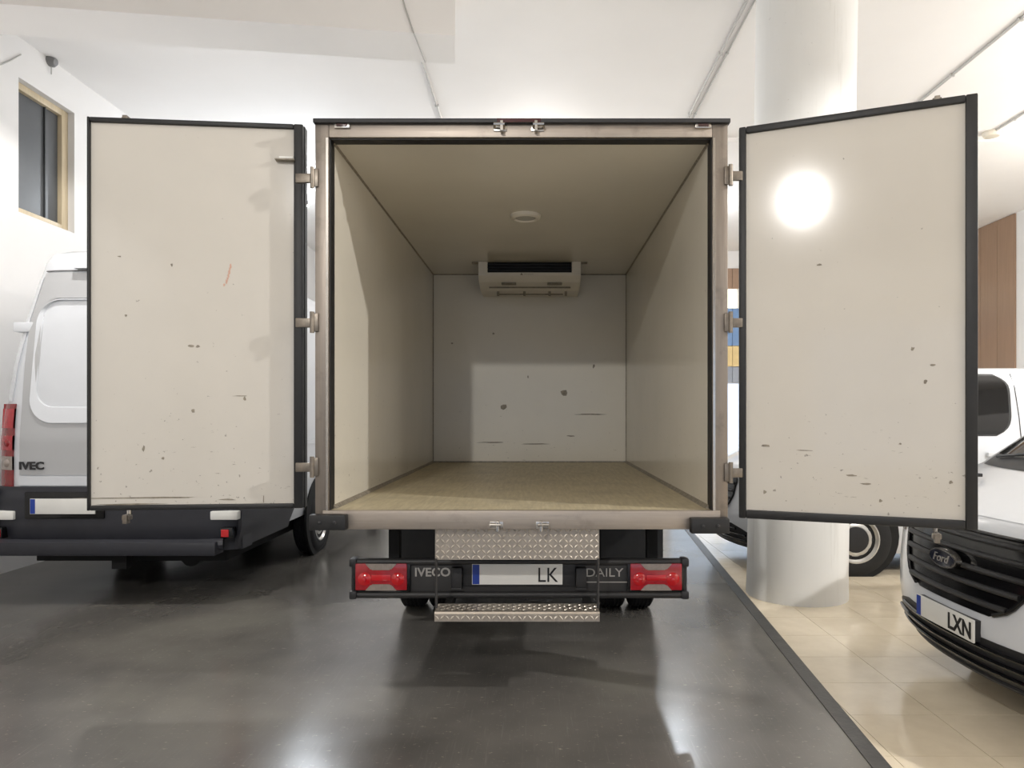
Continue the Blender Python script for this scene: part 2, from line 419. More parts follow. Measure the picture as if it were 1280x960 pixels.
# pendant lamps (hall fixtures, plus unseen ones added for fill)
places = ['over the pale vans', 'behind the viewer by the left wall', 'over the panel van beside the truck', 
          'beyond the round column', 'deep in the hall by the left wall, added as fill', 'deep in the hall above the showroom front, added as fill', 
          'low by the right wall beyond the vans, added as fill', 'low by the right wall behind the viewer, added as fill', 'straight ahead of the truck cab, added as ceiling fill']
for (x, y, wt, c, dr, shade), pl in zip(LAMPS, places):
    k = dr-.30
    p = empty('pendant_lamp', (x, y, ZC)); tag(p, 'grey pendant ceiling lamp hanging ' + pl, 'lamp', 'pendant lamps of the hall')
    MB().lathe([(.001, 0), (.06, 0), (.06, -.02), (.001, -.025)], (0, 0, 0), (0, 0, 1), 16).build('canopy', fixt_m, p, smooth=True)
    MB().tube([(0, 0, -.02), (0, 0, -.12-k)], .008, 6).build('cord', blk_m, p)
    MB().lathe([(.001, -.11), (.03, -.115), (.04, -.17), (.001, -.175)], (0, 0, -k), (0, 0, 1), 16).build('socket', fixt_m, p, smooth=True)
    MB().lathe([(.001, -.176), (.045, -.178), (.05, -.19), (.001, -.2)], (0, 0, -k), (0, 0, 1), 16).build('bulb', lampglow_m, p, smooth=True)
    l = bpy.data.lights.new('lamp_light', 'SPOT' if shade else 'POINT'); l.energy = wt; l.color = c; l.shadow_soft_size = .07
    if shade:
        l.spot_size = R(166); l.spot_blend = .12
        MB().lathe([(.04, -.17), (.16, -.22), (.22, -.27), (.225, -.268), (.165, -.214), (.045, -.165)], (0, 0, -k), (0, 0, 1), 24).build('shade', fixt_m, p, smooth=True)
    lo = bpy.data.objects.new('lamp_light', l); COL.objects.link(lo); lo.parent = p; lo.location = (0, 0, -dr)

# ------------------------------------------------------------------ wheels
def wheel(parent, c, axis, r=.345, w=.215, steel=True, dish=.0):
    """tyre + rim; axis points to the outside face"""
    prof = [(r*.60, -w/2), (r*.78, -w/2-.005), (r*.93, -w*.46), (r, -w*.36)]
    for k in range(5):
        u = -w*.30+k*w*.15
        prof += [(r, u-.012), (r-.009, u-.010), (r-.009, u+.004), (r, u+.006)]
    prof += [(r, w*.38), (r*.93, w*.47), (r*.78, w/2+.006), (r*.62, w/2), (r*.60, w*.3)]
    t = MB().lathe(prof, c, axis, 36).build('wheel', tyre_m, parent, smooth=True)
    R1 = r*.62
    pr = [(R1*1.01, w*.44), (R1*1.03, w*.52), (R1*.97, w*.53), (R1*.93, w*.46), (R1*.86, w*.38), (R1*.78, w*.37), (R1*.68, w*.44), (R1*.58, w*.46), (R1*.5, w*.40), (R1*.02, w*.40)]
    MB().lathe(pr, c, axis, 36).build('rim', rim_m, t, smooth=True)
    ax = Vector(axis).normalized(); a = ax.cross(Vector((0, 0, 1))).normalized(); b = Vector((0, 0, 1))
    MB().lathe([(R1*.56, w*.44), (R1*.56, w*.47), (R1*.46, w*.485), (R1*.15, w*.50), (.001, w*.50)], c, axis, 24).build('hub_cap', blk_m, t, smooth=True)
    for k in range(10):
        an = 2*math.pi*k/10
        p = Vector(c)+ax*(w*.36)+(a*math.cos(an)+b*math.sin(an))*R1*.74
        MB().lathe([(.001, .012), (R1*.075, .012), (R1*.075, 0), (.001, 0)], p, ax, 10).build('rim_hole', blk_m, t)
    return t

# ------------------------------------------------------------------ the refrigerated box truck
TX, TY = -0.091, 3.755
truck = empty('box_truck', (TX, TY, 0))
tag(truck, 'refrigerated box truck with both rear doors swung wide open', 'truck')
S0 = TY/FPX
OX0, OX1 = PX(396, TY)-TX, PX(908, TY)-TX          # outer frame
IX0, IX1 = PX(414, TY)-TX, PX(888, TY)-TX          # clear opening
OZ0, OZ1 = PZ(660.5, TY), PZ(153, TY)
IZ0, IZ1 = PZ(637, TY), PZ(175, TY)
LEN = 3.62
# lining: left, right, ceiling, front, floor  (each a panel of its own)
bx('side_wall', boxp_m, truck, IX0-.012, IX0, .03, LEN, IZ0-.02, IZ1+.01)
bx('side_wall', boxp_m, truck, IX1, IX1+.012, .03, LEN, IZ0-.02, IZ1+.01)
bx('roof_lining', boxp_m, truck, IX0, IX1, .03, LEN, IZ1, IZ1+.012)
bx('front_wall', boxp_m, truck, IX0, IX1, LEN, LEN+.02, IZ0, IZ1)
fl = bx('cargo_floor', floorw_m, truck, IX0, IX1, -.002, LEN, IZ0-.03, IZ0)
for s in (IX0, IX1):                                   # corner beads of the lining
    sg = 1 if s == IX0 else -1
    MB().prism([(s, IZ1), (s+sg*.010, IZ1), (s, IZ1-.010)], 'y', .04, LEN).build('corner_bead', scuff_m, truck)
    MB().prism([(s, IZ0), (s+sg*.018, IZ0), (s, IZ0+.02)], 'y', .04, LEN).build('floor_bead', scuff_m, truck)
    bx('corner_seam', scuff_m, truck, *sorted((s, s+sg*.006)), LEN-.006, LEN, IZ0, IZ1)
bx('floor_seam', scuff_m, truck, IX0, IX1, LEN-.012, LEN, IZ0, IZ0+.014)
bx('roof_seam', scuff_m, truck, IX0, IX1, LEN-.004, LEN, IZ1-.008, IZ1)
# outer skin
bx('outer_side', grp_m, truck, OX0+.005, IX0-.012, .04, LEN+.09, OZ0+.02, OZ1-.015)
bx('outer_side', grp_m, truck, IX1+.012, OX1-.005, .04, LEN+.09, OZ0+.02, OZ1-.015)
bx('outer_roof', grp_m, truck, OX0+.005, OX1-.005, .04, LEN+.09, IZ1+.012, OZ1)
bx('outer_front', grp_m, truck, OX0+.005, OX1-.005, LEN+.02, LEN+.09, OZ0+.02, IZ1+.012)
bx('outer_bottom', under_m, truck, OX0+.01, OX1-.01, .04, LEN+.02, OZ0+.01, IZ0-.03)
# rear frame
for a, b_ in ((OX0, IX0-.004), (IX1+.004, OX1)):
    f = bx('frame_post', steel_v, truck, a, b_, -.03, .04, OZ0, OZ1-.02, b=.004)
hd = bx('frame_header', steel_h, truck, IX0-.004, IX1+.004, -.028, .04, IZ1+.004, OZ1-.02, b=.004)
sl = bx('frame_sill', steel_h, truck, OX0+.04, OX1-.04, -.034, .04, OZ0, IZ0-.001, b=.004)
bx('roof_lip', blk_m, truck, OX0-.004, OX1+.008, -.055, .06, OZ1-.022, OZ1, b=.004)
for s, sg in ((IX0, 1), (IX1, -1)):
    bx('seal_strip', rub_m, truck, *sorted((s-.004*sg, s+.001*sg)), -.012, .06, IZ0, IZ1)
    bx('bright_edge', chrome_m, truck, *sorted((s-.018*sg, s-.006*sg)), -.034, -.02, IZ0, IZ1)
bx('seal_strip', rub_m, truck, IX0, IX1, -.012, .06, IZ1-.002, IZ1+.006)
# rubber buffers at the lower corners
for a, b_, y0, y1 in ((392, 437, 641, 660), (860, 907, 645, 664)):
    q = bx('rubber_buffer', rub_m, truck, PX(a, TY)-TX, PX(b_, TY)-TX, -.085, -.025, PZ(y1, TY), PZ(y0, TY), b=.008)
    for k in (.3, .7):
        xx = PX(a+(b_-a)*k, TY)-TX
        MB().lathe([(.001, .092), (.01, .09), (.01, .08)], (xx, 0, PZ((y0+y1)/2, TY)), (0, -1, 0), 10).build('bolt', blk_m, q)
# cam keepers
def keeper(px, py, sg):
    x, z = PX(px, TY)-TX, PZ(py, TY)
    o = bx('cam_keeper', chrome_m, truck, x-.035, x+.035, -.036, -.028, z-.018, z+.018, b=.003)
    MB().tube([(x-.03*sg, -.04, z), (x-.03*sg, -.07, z+.006), (x+.02*sg, -.07, z+.006), (x+.02*sg, -.04, z)], .008, 8).build('hook', chrome_m, o, smooth=True)
    MB().box(x+.008*sg-.008, x+.008*sg+.008, -.075, -.03, z-.03, z+.024, b=.003).build('lug', chrome_m, o)
for a in ((626, 163, 1), (672, 163, -1), (621, 655, 1), (678, 655, -1)): keeper(*a)
# marker lamps
for px in (430, 877):
    x, z = PX(px, TY)-TX, PZ(160.5, TY)
    o = bx('marker_lamp', chrome_m, truck, x-.042, x+.042, -.042, -.028, z-.014, z+.014, b=.005)
    bx('marker_lens', plain('marker_dark', (70, 50, 50), .2), o, x-.028, x+.028, -.047, -.04, z-.007, z+.007, b=.003)
bx('brake_strip', plain('unlit_maroon', (58, 14, 18), .25), truck, PX(622, TY)-TX, PX(676, TY)-TX, -.058, -.03, PZ(158, TY), PZ(153.5, TY))
# hinges on posts
def hinge(px, py, sg, dx):
    x, z = PX(px, TY)-TX, PZ(py, TY)
    o = bx('hinge', hinge_m, truck, x-.020, x+.020, -.042, -.028, z-.048, z+.048, b=.005)
    MB().tube([(x+sg*.012, -.040, z-.055), (x+sg*.012, -.040, z+.055)], .012, 10).build('hinge_pin', hinge_m, o, smooth=True)
    MB().box(*sorted((x, x+sg*dx)), -.040, -.018, z-.026, z+.022, b=.004).build('hinge_strap', hinge_m, o, smooth=True)
for py in (225, 404, 583): hinge(396, py, -1, .10)
for py in (222, 404, 590): hinge(908, py, 1, .075)
# scuffs
def scuff(parent, mat, c, rx, rz, y, n=9, j=.35):
    pts = []
    for k in range(n):
        a = 2*math.pi*k/n; q = 1-random.random()*j
        pts.append((c[0]+math.cos(a)*rx*q, c[1]+math.sin(a)*rz*q))
    MB().prism(pts, 'y', y-.0012, y+.001).build('scuff_mark', mat, parent)
YW = TY+LEN
for (px, py, rx, rz) in ((705, 491, .042, .04), (630, 509, .04, .036), (742, 458, .016, .03), (617, 417, .014, .014), (565, 429, .015, .01), (660, 471, .01, .02)):
    scuff(truck, scuff_m, (PX(px, YW)-TX, PZ(py, YW)), rx, rz, LEN, 7, .5)
for a, b_, py in ((588, 640, 553), (645, 690, 555), (705, 722, 545), (715, 760, 518)):
    scuff(truck, scuff_m, ((PX(a, YW)+PX(b_, YW))/2-TX, PZ(py, YW)), (PX(b_, YW)-PX(a, YW))/2, .008, LEN, 12, .5)

# doors
def door(hx, hy, ox, oy, z0, z1, g_h, g_o, g_t, g_b, left):
    w_ = math.hypot(ox-hx, oy-hy)
    ang = math.atan2(oy-hy, ox-hx) if not left else math.atan2(hy-oy, hx-ox)
    d = empty('rear_door', (hx-TX, hy-TY, z0), ang); d.parent = truck
    h = z1-z0; sg = -1 if left else 1
    def X(a, b_): return sorted((a*sg, b_*sg))
    T = .075
    bx('door_leaf', grp_m, d, *X(0.004, w_-.004), .016, T, .004, h-.004, b=.004)
    MB().box(*X(g_h-.012, w_-g_o+.012), .006, .017, g_b-.012, h-g_t+.012).build('inner_panel', doorL_m, d)
    g = .018                                               # rubber gasket, four moulded lengths
    for (a, b_, c0, c1) in ((0, g_h, 0, h), (w_-g_o, w_, 0, h), (g_h, w_-g_o, 0, g_b), (g_h, w_-g_o, h-g_t, h)):
        bx('gasket', rub_m, d, *X(a, b_), -.014, .03, c0, c1, b=.008 if min(b_-a, c1-c0) > .02 else .004)
    bx('hinge_edge', rub_m, d, *X(-.004, .012), .02, T+.002, .0, h, b=.003)
    bx('lock_edge', rub_m, d, *X(w_-.012, w_+.003), .02, T+.002, .0, h, b=.003)
    # locking bar on the outer face, ends showing above and below
    for u in ((w_-.16),):
        xx = u*sg
        bar = MB().tube([(xx, T+.025, -.06), (xx, T+.025, h+.04)], .0125, 10).build('locking_bar', chrome_m, d, smooth=True)
        for zz in (-.05, h+.02):
            MB().box(xx-.02, xx+.02, T-.02, T+.02, zz-.012, zz+.012, b=.004).build('cam', hinge_m, bar)
            MB().box(xx-.012, xx+.012, T-.03, T+.01, zz-.03, zz+.018, b=.003).build('cam_lug', hinge_m, bar)
        for zz in (.3, h*.5, h-.3):
            MB().box(xx-.035, xx+.035, T, T+.045, zz-.03, zz+.03, b=.005).build('bar_guide', blk_m, bar)
        MB().tube([(xx, T+.04, h*.38), (xx-.3*sg, T+.05, h*.36)], .011, 8).build('handle', chrome_m, bar, smooth=True)
    return d, w_, sg
LD, LW, _ = door(-1.262, 3.815, -2.352, 3.715, PZ(637.5, 3.735), PZ(148.5, 3.735), .048, .012, .024, .026, True)
RD, RW, _ = door(1.052, 3.74, 2.056, 3.335, PZ(663, 3.335), PZ(117, 3.335), .036, .05, .034, .044, False)
LD['label'] = 'open rear door with a red scuff and grimy bottom edge'; RD['label'] = 'open rear door swung in front of the column'
def dscuff(d, sg, w_, u, v, rx, rz, mat=scuff_m): scuff(d, mat, (u*w_*sg, v), rx, rz, .0055, 9, .55)
# left door: red arc, two brown streaks near the bottom, chips
for k in range(7):
    dscuff(LD, -1, LW, .345+.03*(1-(k/6)**.6), 1.19+.1*k/6, .006, .014, scuffr_m)
for (u, v, rx, rz) in ((.72, .062, .42, .006), (.82, .030, .24, .005), (.36, .05, .06, .006), (.5, .86, .014, .012), (.53, .862, .02, .01), (.28, .585, .012, .014), (.86, 1.33, .012, .006),
                       (.62, 1.29, .006, .014), (.75, .32, .01, .02), (.52, .52, .012, .012), (.66, .27, .012, .01), (.83, 1.02, .008, .008), (.3, .6, .05, .003), (.19, .05, .004, .03)):
    dscuff(LD, -1, LW, u, v, rx, rz)
for (u, v, rx, rz) in ((.12, .38, .035, .01), (.30, .36, .05, .003), (.12, .14, .014, .014), (.62, .12, .012, .01), (.56, .2, .03, .006), (.36, 1.30, .02, .006), (.8, .70, .014, .012),
                       (.9, .22, .012, .01), (.75, .86, .012, .012), (.83, .78, .014, .006), (.5, .24, .03, .006), (.7, .4, .01, .006)):
    dscuff(RD, 1, RW, u, v, rx, rz)
# small white clip on the left door near the upper hinge side
q = MB().box(-.12, -.045, -.03, .006, 1.86, 1.872, b=.004).build('retainer', plate_m, LD); MB().box(-.14, -.04, -.034, .004, 1.852, 1.858).build('retainer_edge', scuff_m, q)

# ceiling lamp in the box
cy = 5.18-TY; cx = PX(657, 5.18)-TX
lm = MB().lathe([(.001, -.022), (.07, -.022), (.075, -.016), (.075, -.004)], (cx, cy, IZ1), (0, 0, 1), 28).build('box_lamp', dome_m, truck, smooth=True)
MB().lathe([(.075, -.014), (.085, -.03), (.105, -.022), (.112, 0)], (cx, cy, IZ1), (0, 0, 1), 28).build('lamp_ring', evap_m, lm, smooth=True)
# evaporator
e0 = 6.75-TY; ex0, ex1 = PX(598, 6.75)-TX, PX(726, 6.75)-TX
ev = MB()
side = [(e0, IZ1-.002), (e0, IZ1-.135), (e0+.07, IZ1-.185), (e0+.25, IZ1-.235), (LEN-.001, IZ1-.235), (LEN-.001, IZ1-.002)]
ev.prism(side, 'x', ex0, ex0+.085); ev.prism(side, 'x', ex1-.085, ex1)
low = [(e0+.001, IZ1-.105), (e0+.001, IZ1-.135), (e0+.071, IZ1-.184), (e0+.25, IZ1-.234), (LEN-.002, IZ1-.234), (LEN-.002, IZ1-.10)]
ev.prism(low, 'x', ex0+.085, ex1-.085)
evo = ev.build('evaporator', evap_m, truck)
bx('coil_slot', under_m, evo, ex0+.085, ex1-.085, e0+.03, e0+.2, IZ1-.105, IZ1-.004)
for k in range(3): bx('slot_bar', gloss_blk, evo, ex0+.085, ex1-.085, e0+.012, e0+.02, IZ1-.03-k*.028, IZ1-.024-k*.028)
for a in (-.20, .24):
    xx = (ex0+ex1)/2+a
    MB().box(xx-.07, xx+.07, e0+.06, e0+.12, IZ1-.205, IZ1-.188, b=.003).build('vent', scuff_m, evo)
bx('seam', scuff_m, evo, ex0+.09, ex1-.09, e0+.16, e0+.166, IZ1-.226, IZ1-.212)
text('maker_print', '\u25B2 \u2014\u2014\u2014', .03, ((ex0+ex1)/2-.09, e0-.001, IZ1-.13), (1, 0, 0), (0, 0, 1), scuff_m, evo, .002)
pz = IZ1-.262
pipe = MB().tube([(ex0+.16, e0+.3, pz), (ex1-.16, e0+.3, pz)], .007, 8).build('drain_pipe', scuff_m, evo)
for a in (.17, .43, .68, .84): MB().box(ex0+a-.012, ex0+a+.012, e0+.285, e0+.315, pz-.015, pz+.035, b=.003).build('pipe_clip', scuff_m, evo)
for a in (ex0-.03, ex1+.03): MB().box(a-.035, a+.035, e0+.02, e0+.06, IZ1-.016, IZ1-.001, b=.003).build('mount_foot', scuff_m, evo)

# under-run / tail lamp bar
YBAR = 4.08; by = YBAR-TY
X0, X1 = PX(440, YBAR)-TX, PX(858, YBAR)-TX; z0, z1 = PZ(747, YBAR), PZ(698, YBAR)
lb = bx('light_bar', bar_m, truck, X0+.02, X1-.02, by, by+.07, z0+.01, z1-.01, b=.006)
MB().tube([(X0+.01, by-.004, z1-.018), (X1-.01, by-.004, z1-.018)], .02, 10).build('bar_rail', bar_m, lb, smooth=True)
MB().tube([(X0+.01, by-.004, z0+.018), (X1-.01, by-.004, z0+.018)], .02, 10).build('bar_rail', bar_m, lb, smooth=True)
for xx in (X0+.012, X1-.012):
    for zz in (z0+.02, z1-.02):
        MB().box(xx-.022, xx+.022, by-.035, by+.05, zz-.024, zz+.024, b=.012).build('bar_corner', blk_m, lb, smooth=True)
    MB().tube([(xx, by-.004, z0+.02), (xx, by-.004, z1-.02)], .014, 8).build('bar_end', blk_m, lb)
def tail_lamp(pa, pb):
    a, b_ = PX(pa, YBAR)-TX, PX(pb, YBAR)-TX; c0, c1 = PZ(736, YBAR), PZ(703, YBAR); m = (a+b_)/2
    h = bx('tail_lamp', gloss_blk, truck, a-.016, b_+.016, by-.02, by+.02, c0-.014, c1+.012, b=.006)
    bx('red_lens', red_m, h, a, b_, by-.036, by-.015, c0, c1, b=.006)
    hw = .088; hz = c1-c0
    for zz, s in ((c1, -1), (c0, 1)):
        MB().prism([(m-hw, zz), (m+hw, zz), (m+hw-.02, zz+s*hz*.15), (m+hw-.04, zz+s*hz*.23), (m-hw+.04, zz+s*hz*.23), (m-hw+.02, zz+s*hz*.15)], 'y', by-.042, by-.02).build('clear_lens', clear_m, h)
        for xx in range(5): MB().box(m-.06+xx*.03-.002, m-.06+xx*.03+.002, by-.044, by-.04, *sorted((zz+s*.006, zz+s*hz*.2))).build('lens_rib', clear_m, h)
    for xx in (a+.052, b_-.052):
        MB().lathe([(.001, .012), (.03, .008), (.04, 0), (.001, -.001)], (xx, by-.034, (c0+c1)/2-.012), (0, -1, 0), 20).build('round_reflector', red2_m, h, smooth=True)
        MB().lathe([(.001, .009), (.012, .007), (.014, 0)], (xx, by-.046, (c0+c1)/2-.012), (0, -1, 0), 12).build('bulb_spot', red2_m, h, smooth=True)
    bx('centre_red', red2_m, h, m-.055, m+.055, by-.040, by-.03, (c0+c1)/2-.02, (c0+c1)/2+.012, b=.003)
tail_lamp(446, 510); tail_lamp(787, 851)
# plate
pa, pb = PX(590.5, YBAR)-TX, PX(703, YBAR)-TX; c0, c1 = PZ(729.5, YBAR), PZ(704, YBAR)
pm = bx('plate_holder', blk_m, truck, PX(579, YBAR)-TX, PX(719, YBAR)-TX, by-.018, by+.01, z0+.07, z1-.025, b=.004)
npl = bx('number_plate', plate_m, truck, pa, pb, by-.026, by-.019, c0, c1, b=.002)
bx('blue_band', blue_m, npl, pa+.003, pa+.042, by-.0275, by-.025, c0+.003, c1-.003)
text('plate_letters', 'LK', .118, (PX(673, YBAR)-TX, by-.0265, c0+.016), (1, 0, 0), (0, 0, 1), ink_m, npl, .002, width=.112)
for px in (572, 726):
    xx = PX(px, YBAR)-TX; q = MB().box(xx-.03, xx+.03, by-.05, by+.01, z1-.16, z1-.045, b=.01).build('plate_light', blk_m, truck, smooth=True)
    MB().box(xx-.03, xx+.03, by-.054, by-.03, z1-.168, z1-.158, b=.002).build('plate_lens', bar_m, q)
text('maker_lettering', 'IVECO', .068, (PX(519, YBAR)-TX, by-.001, PZ(720, YBAR)), (1, 0, 0), (0, 0, 1), letter_m, lb, .005, width=PX(563, YBAR)-PX(519, YBAR), bold=.0015)
text('model_lettering', 'DAILY', .068, (PX(733, YBAR)-TX, by-.001, PZ(720.5, YBAR)), (1, 0, 0), (0, 0, 1), letter_m, lb, .005, width=PX(779, YBAR)-PX(733, YBAR))
bx('lettering_rule', letter_m, lb, PX(732, YBAR)-TX, PX(784, YBAR)-TX, by-.004, by+.001, PZ(728, YBAR), PZ(727, YBAR))
# tread plate, rods and step
YS = 3.80; sy = YS-TY; a, b_ = PX(544, YS)-TX, PX(749, YS)-TX
def lozenges(parent, P, nu, nv, du, dv, L_=.016, W_=.006, h=.0025):
    """raised lozenges of a tread plate; P(u, v, h) gives the point, u/v in metres"""
    mb = MB()
    for i in range(nu):
        for j in range(nv):
            cu, cv = (i+.5)*du, (j+.5)*dv; an = R(45 if (i+j) % 2 else -45); c, s_ = math.cos(an), math.sin(an)
            q = [P(cu+L_*c, cv+L_*s_, 0), P(cu-W_*s_, cv+W_*c, 0), P(cu-L_*c, cv-L_*s_, 0), P(cu+W_*s_, cv-W_*c, 0),
                 P(cu+.7*L_*c, cv+.7*L_*s_, h), P(cu-.7*L_*c, cv-.7*L_*s_, h)]
            mb.add(q, [(0, 1, 4), (1, 2, 5), (1, 5, 4), (2, 3, 5), (3, 0, 4), (3, 4, 5)])
    o = mb.build('tread_lozenges', loz_m, parent); o['kind'] = 'stuff'
tp = bx('tread_panel', tread_m, truck, a, b_, sy-.004, sy+.004, PZ(699.5, YS), PZ(659, YS))
hp = PZ(659, YS)-PZ(699.5, YS); zp = PZ(699.5, YS)
lozenges(tp, lambda u, v, h: (a+u, sy-.0042-h, zp+v), 32, 6, (b_-a)/32, hp/6)
st = MB(); zs0, zs1 = PZ(775, YS), PZ(758, YS)
st.prism([(sy-.03, zs0), (sy-.03, zs1-.032), (sy-.024, zs1-.022), (sy-.01, zs1-.018), (sy+.12, zs1-.016), (sy+.12, zs0)], 'x', a, b_)
sto = st.build('step', tread_m, truck)
lozenges(sto, lambda u, v, h: (a+u, sy-.0302-h, zs0+.002+v), 32, 1, (b_-a)/32, .04)
lozenges(sto, lambda u, v, h: (a+u, sy-.01+v, zs1-.0178+h+v*.015), 32, 4, (b_-a)/32, .03)
for xx in (a+.006, b_-.006): MB().tube([(xx, sy, PZ(698, YS)), (xx, sy, zs1-.01)], .007, 8).build('step_rod', bar_m, sto, smooth=True)
for xx in (a+.05, b_-.05): MB().box(xx-.02, xx+.02, sy+.1, by+.04, zs0+.01, zs1-.02).build('step_arm', under_m, sto)
for xx in (a+.05, b_-.05): MB().box(xx-.02, xx+.02, by-.0, by+.04, zs0+.01, z0+.03).build('step_hanger', under_m, sto)
# chassis, axle, mudguards, wheels
for xx in (-.42, .42): bx('chassis_rail', under_m, truck, xx-.035, xx+.035, .42, 5.2, .62, OZ0+.012)
for yy in (.55, 1.2, 2.8, 3.9): bx('cross_member', under_m, truck, -.42, .42, yy, yy+.08, .64, .78)
for xx in (-.75, .75): bx('bar_bracket', under_m, truck, xx-.03, xx+.03, by+.05, by+.12, z0+.04, OZ0+.012)
ya = 5.66-TY
MB().tube([(-.75, ya, .345), (.75, ya, .345)], .06, 12).build('axle', under_m, truck, smooth=True)
MB().lathe([(.001, -.16), (.12, -.12), (.17, 0), (.12, .12), (.001, .16)], (0, ya, .345), (1, 0, 0), 20).build('differential', under_m, truck, smooth=True)
for s in (-1, 1):
    wheel(truck, (s*.88, ya, .345), (s, 0, 0), .345, .19)
    wheel(truck, (s*.66, ya, .345), (s, 0, 0), .345, .19)
    wheel(truck, (s*.82, 4.75, .345), (s, 0, 0), .345, .2)
    ring = []
    for k in range(13):
        an = math.pi*(-.08+1.16*k/12)
        ring.append([(s*xx, ya-math.cos(an)*.43, .36+math.sin(an)*.43) for xx in (.52, 1.0)])
    MB().grid(ring).build('mudguard', blk_m, truck, smooth=True)
    bx('mud_flap', rub_m, truck, *sorted((s*.52, s*1.0)), ya-.45, ya-.44, .30, .915)
    bx('spring', under_m, truck, s*.42-.04, s*.42+.04, ya-.7, ya+.7, .43, .50)
bx('tank', under_m, truck, -.95, -.5, 2.7, 3.6, .42, .85, b=.03); bx('battery_box', under_m, truck, .5, .95, 2.8, 3.4, .45, .85, b=.03)

# ------------------------------------------------------------------ van bodies: plan outlines lofted over height
def interp(tab, z):
    if z <= tab[0][0]: return tab[0][1]
    for (a, va), (b, vb) in zip(tab, tab[1:]):
        if z <= b: t = (z-a)/(b-a); return va+(vb-va)*t
    return tab[-1][1]
class Hull:
    """end surface looks along local -X; v is local Y; far end at x = L"""
    def __init__(s, W, F, A, p, L, zs): s.W, s.F, s.A, s.p, s.L, s.zs = W, F, A, p, L, zs
    def hw(s, z): return interp(s.W, z)
    def S(s, v, z, off=0): 
        w_ = s.hw(z); return (interp(s.F, z) + s.A*min(1, abs(v/w_))**s.p - off, v, z)
    def side(s, x, z, sg, off=0): return (x, sg*(s.hw(z)+off), z)
    def mesh(s, n=31, far=.25):
        mb = MB(); rings = []
        for z in s.zs:
            w_ = s.hw(z); r = []
            for k in range(n):
                u = -1+2*k/(n-1); u = math.copysign(1-(1-abs(u))**1.6, u)
                r.append(s.S(u*w_, z))
            xs = [interp(s.F, z)+s.A+.02+(s.L-.12-interp(s.F, z)-s.A)*k/6 for k in range(1, 6)]
            r += [(x, w_, z) for x in xs] + [(s.L-.05, w_-.02, z), (s.L, w_-.14, z), (s.L, -w_+.14, z), (s.L-.05, -w_+.02, z)] + [(x, -w_, z) for x in xs[::-1]]
            rings.append(r)
        mb.grid(rings, close=True); m = len(rings[0])
        mb.f.append(tuple(range(m))[::-1]); e = (len(rings)-1)*m; mb.f.append(tuple(range(e, e+m)))
        return mb
    def patch(s, z0, z1, lo, hi, off, nz=10, nv=16, thick=.01):
        """skin piece on the end surface between v=lo(z)..hi(z)"""
        f = []; g = []
        for i in range(nz+1):
            z = z0+(z1-z0)*i/nz; a, b = lo(z), hi(z)
            f.append([s.S(a+(b-a)*k/nv, z, off(a+(b-a)*k/nv, z) if callable(off) else off) for k in range(nv+1)])
            g.append([(x+(off(y, zz) if callable(off) else off)+thick, y, zz) for x, y, zz in f[-1]])
        mb = MB(); mb.grid(f); mb.grid(g, flip=True)
        rim = [f[0], g[0]]; mb.grid(rim, flip=True); mb.grid([f[-1], g[-1]])
        mb.grid([[r[0] for r in f], [r[0] for r in g]]); mb.grid([[r[-1] for r in f], [r[-1] for r in g]], flip=True)
        return mb
    def spatch(s, z0, z1, lo, hi, sg, off, nz=12, nx=14, thick=.01):
        f = []; g = []
        for i in range(nz+1):
            z = z0+(z1-z0)*i/nz; a, b = lo(z), hi(z)
            f.append([s.side(a+(b-a)*k/nx, z, sg, off) for k in range(nx+1)])
            g.append([s.side(a+(b-a)*k/nx, z, sg, -thick) for k in range(nx+1)])
        mb = MB(); mb.grid(f); mb.grid(g, flip=True); mb.grid([f[0], g[0]]); mb.grid([f[-1], g[-1]])
        mb.grid([[r[0] for r in f], [r[0] for r in g]]); mb.grid([[r[-1] for r in f], [r[-1] for r in g]])
        return mb
    def bar(s, z, v0, v1, r, off, n=18):
        return MB().tube([s.S(v0+(v1-v0)*k/n, z, off) for k in range(n+1)], r, 8)
def arange(a, b, n): return [a+(b-a)*k/n for k in range(n+1)]

# panel van beside the truck (its rear looks at the viewer)
VY = 5.80; VX = PX(147, VY)
HV = Hull(W=[(.46, .97), (.6, 1.0), (.95, 1.01), (1.45, 1.0), (1.9, .955), (2.3, .885), (2.6, .815), (2.8, .765), (2.87, .73), (2.90, .66), (2.915, .40)],
          F=[(.46, .02), (.6, .0), (1.3, .0), (2.0, .06), (2.5, .13), (2.8, .17), (2.87, .195), (2.90, .25), (2.915, .45)], A=.10, p=9, L=6.1,
          zs=[.46, .5, .6, .8, 1.0, 1.2, 1.45, 1.7, 1.9, 2.1, 2.3, 2.45, 2.6, 2.7, 2.8, 2.84, 2.87, 2.885, 2.90, 2.91, 2.915])
van = empty('panel_van', (VX, VY, 0), R(90)); tag(van, 'tall white panel van with blank rear doors parked beside the truck', 'van')
HV.mesh().build('body', white_m, van, smooth=True)
def rr_sd(v, z, c, hv, hz, rad):                 # signed distance to a rounded rectangle
    dx, dz = abs(v-c[0])-hv+rad, abs(z-c[1])-hz+rad
    return math.hypot(max(dx, 0), max(dz, 0))+min(max(dx, dz), 0)-rad
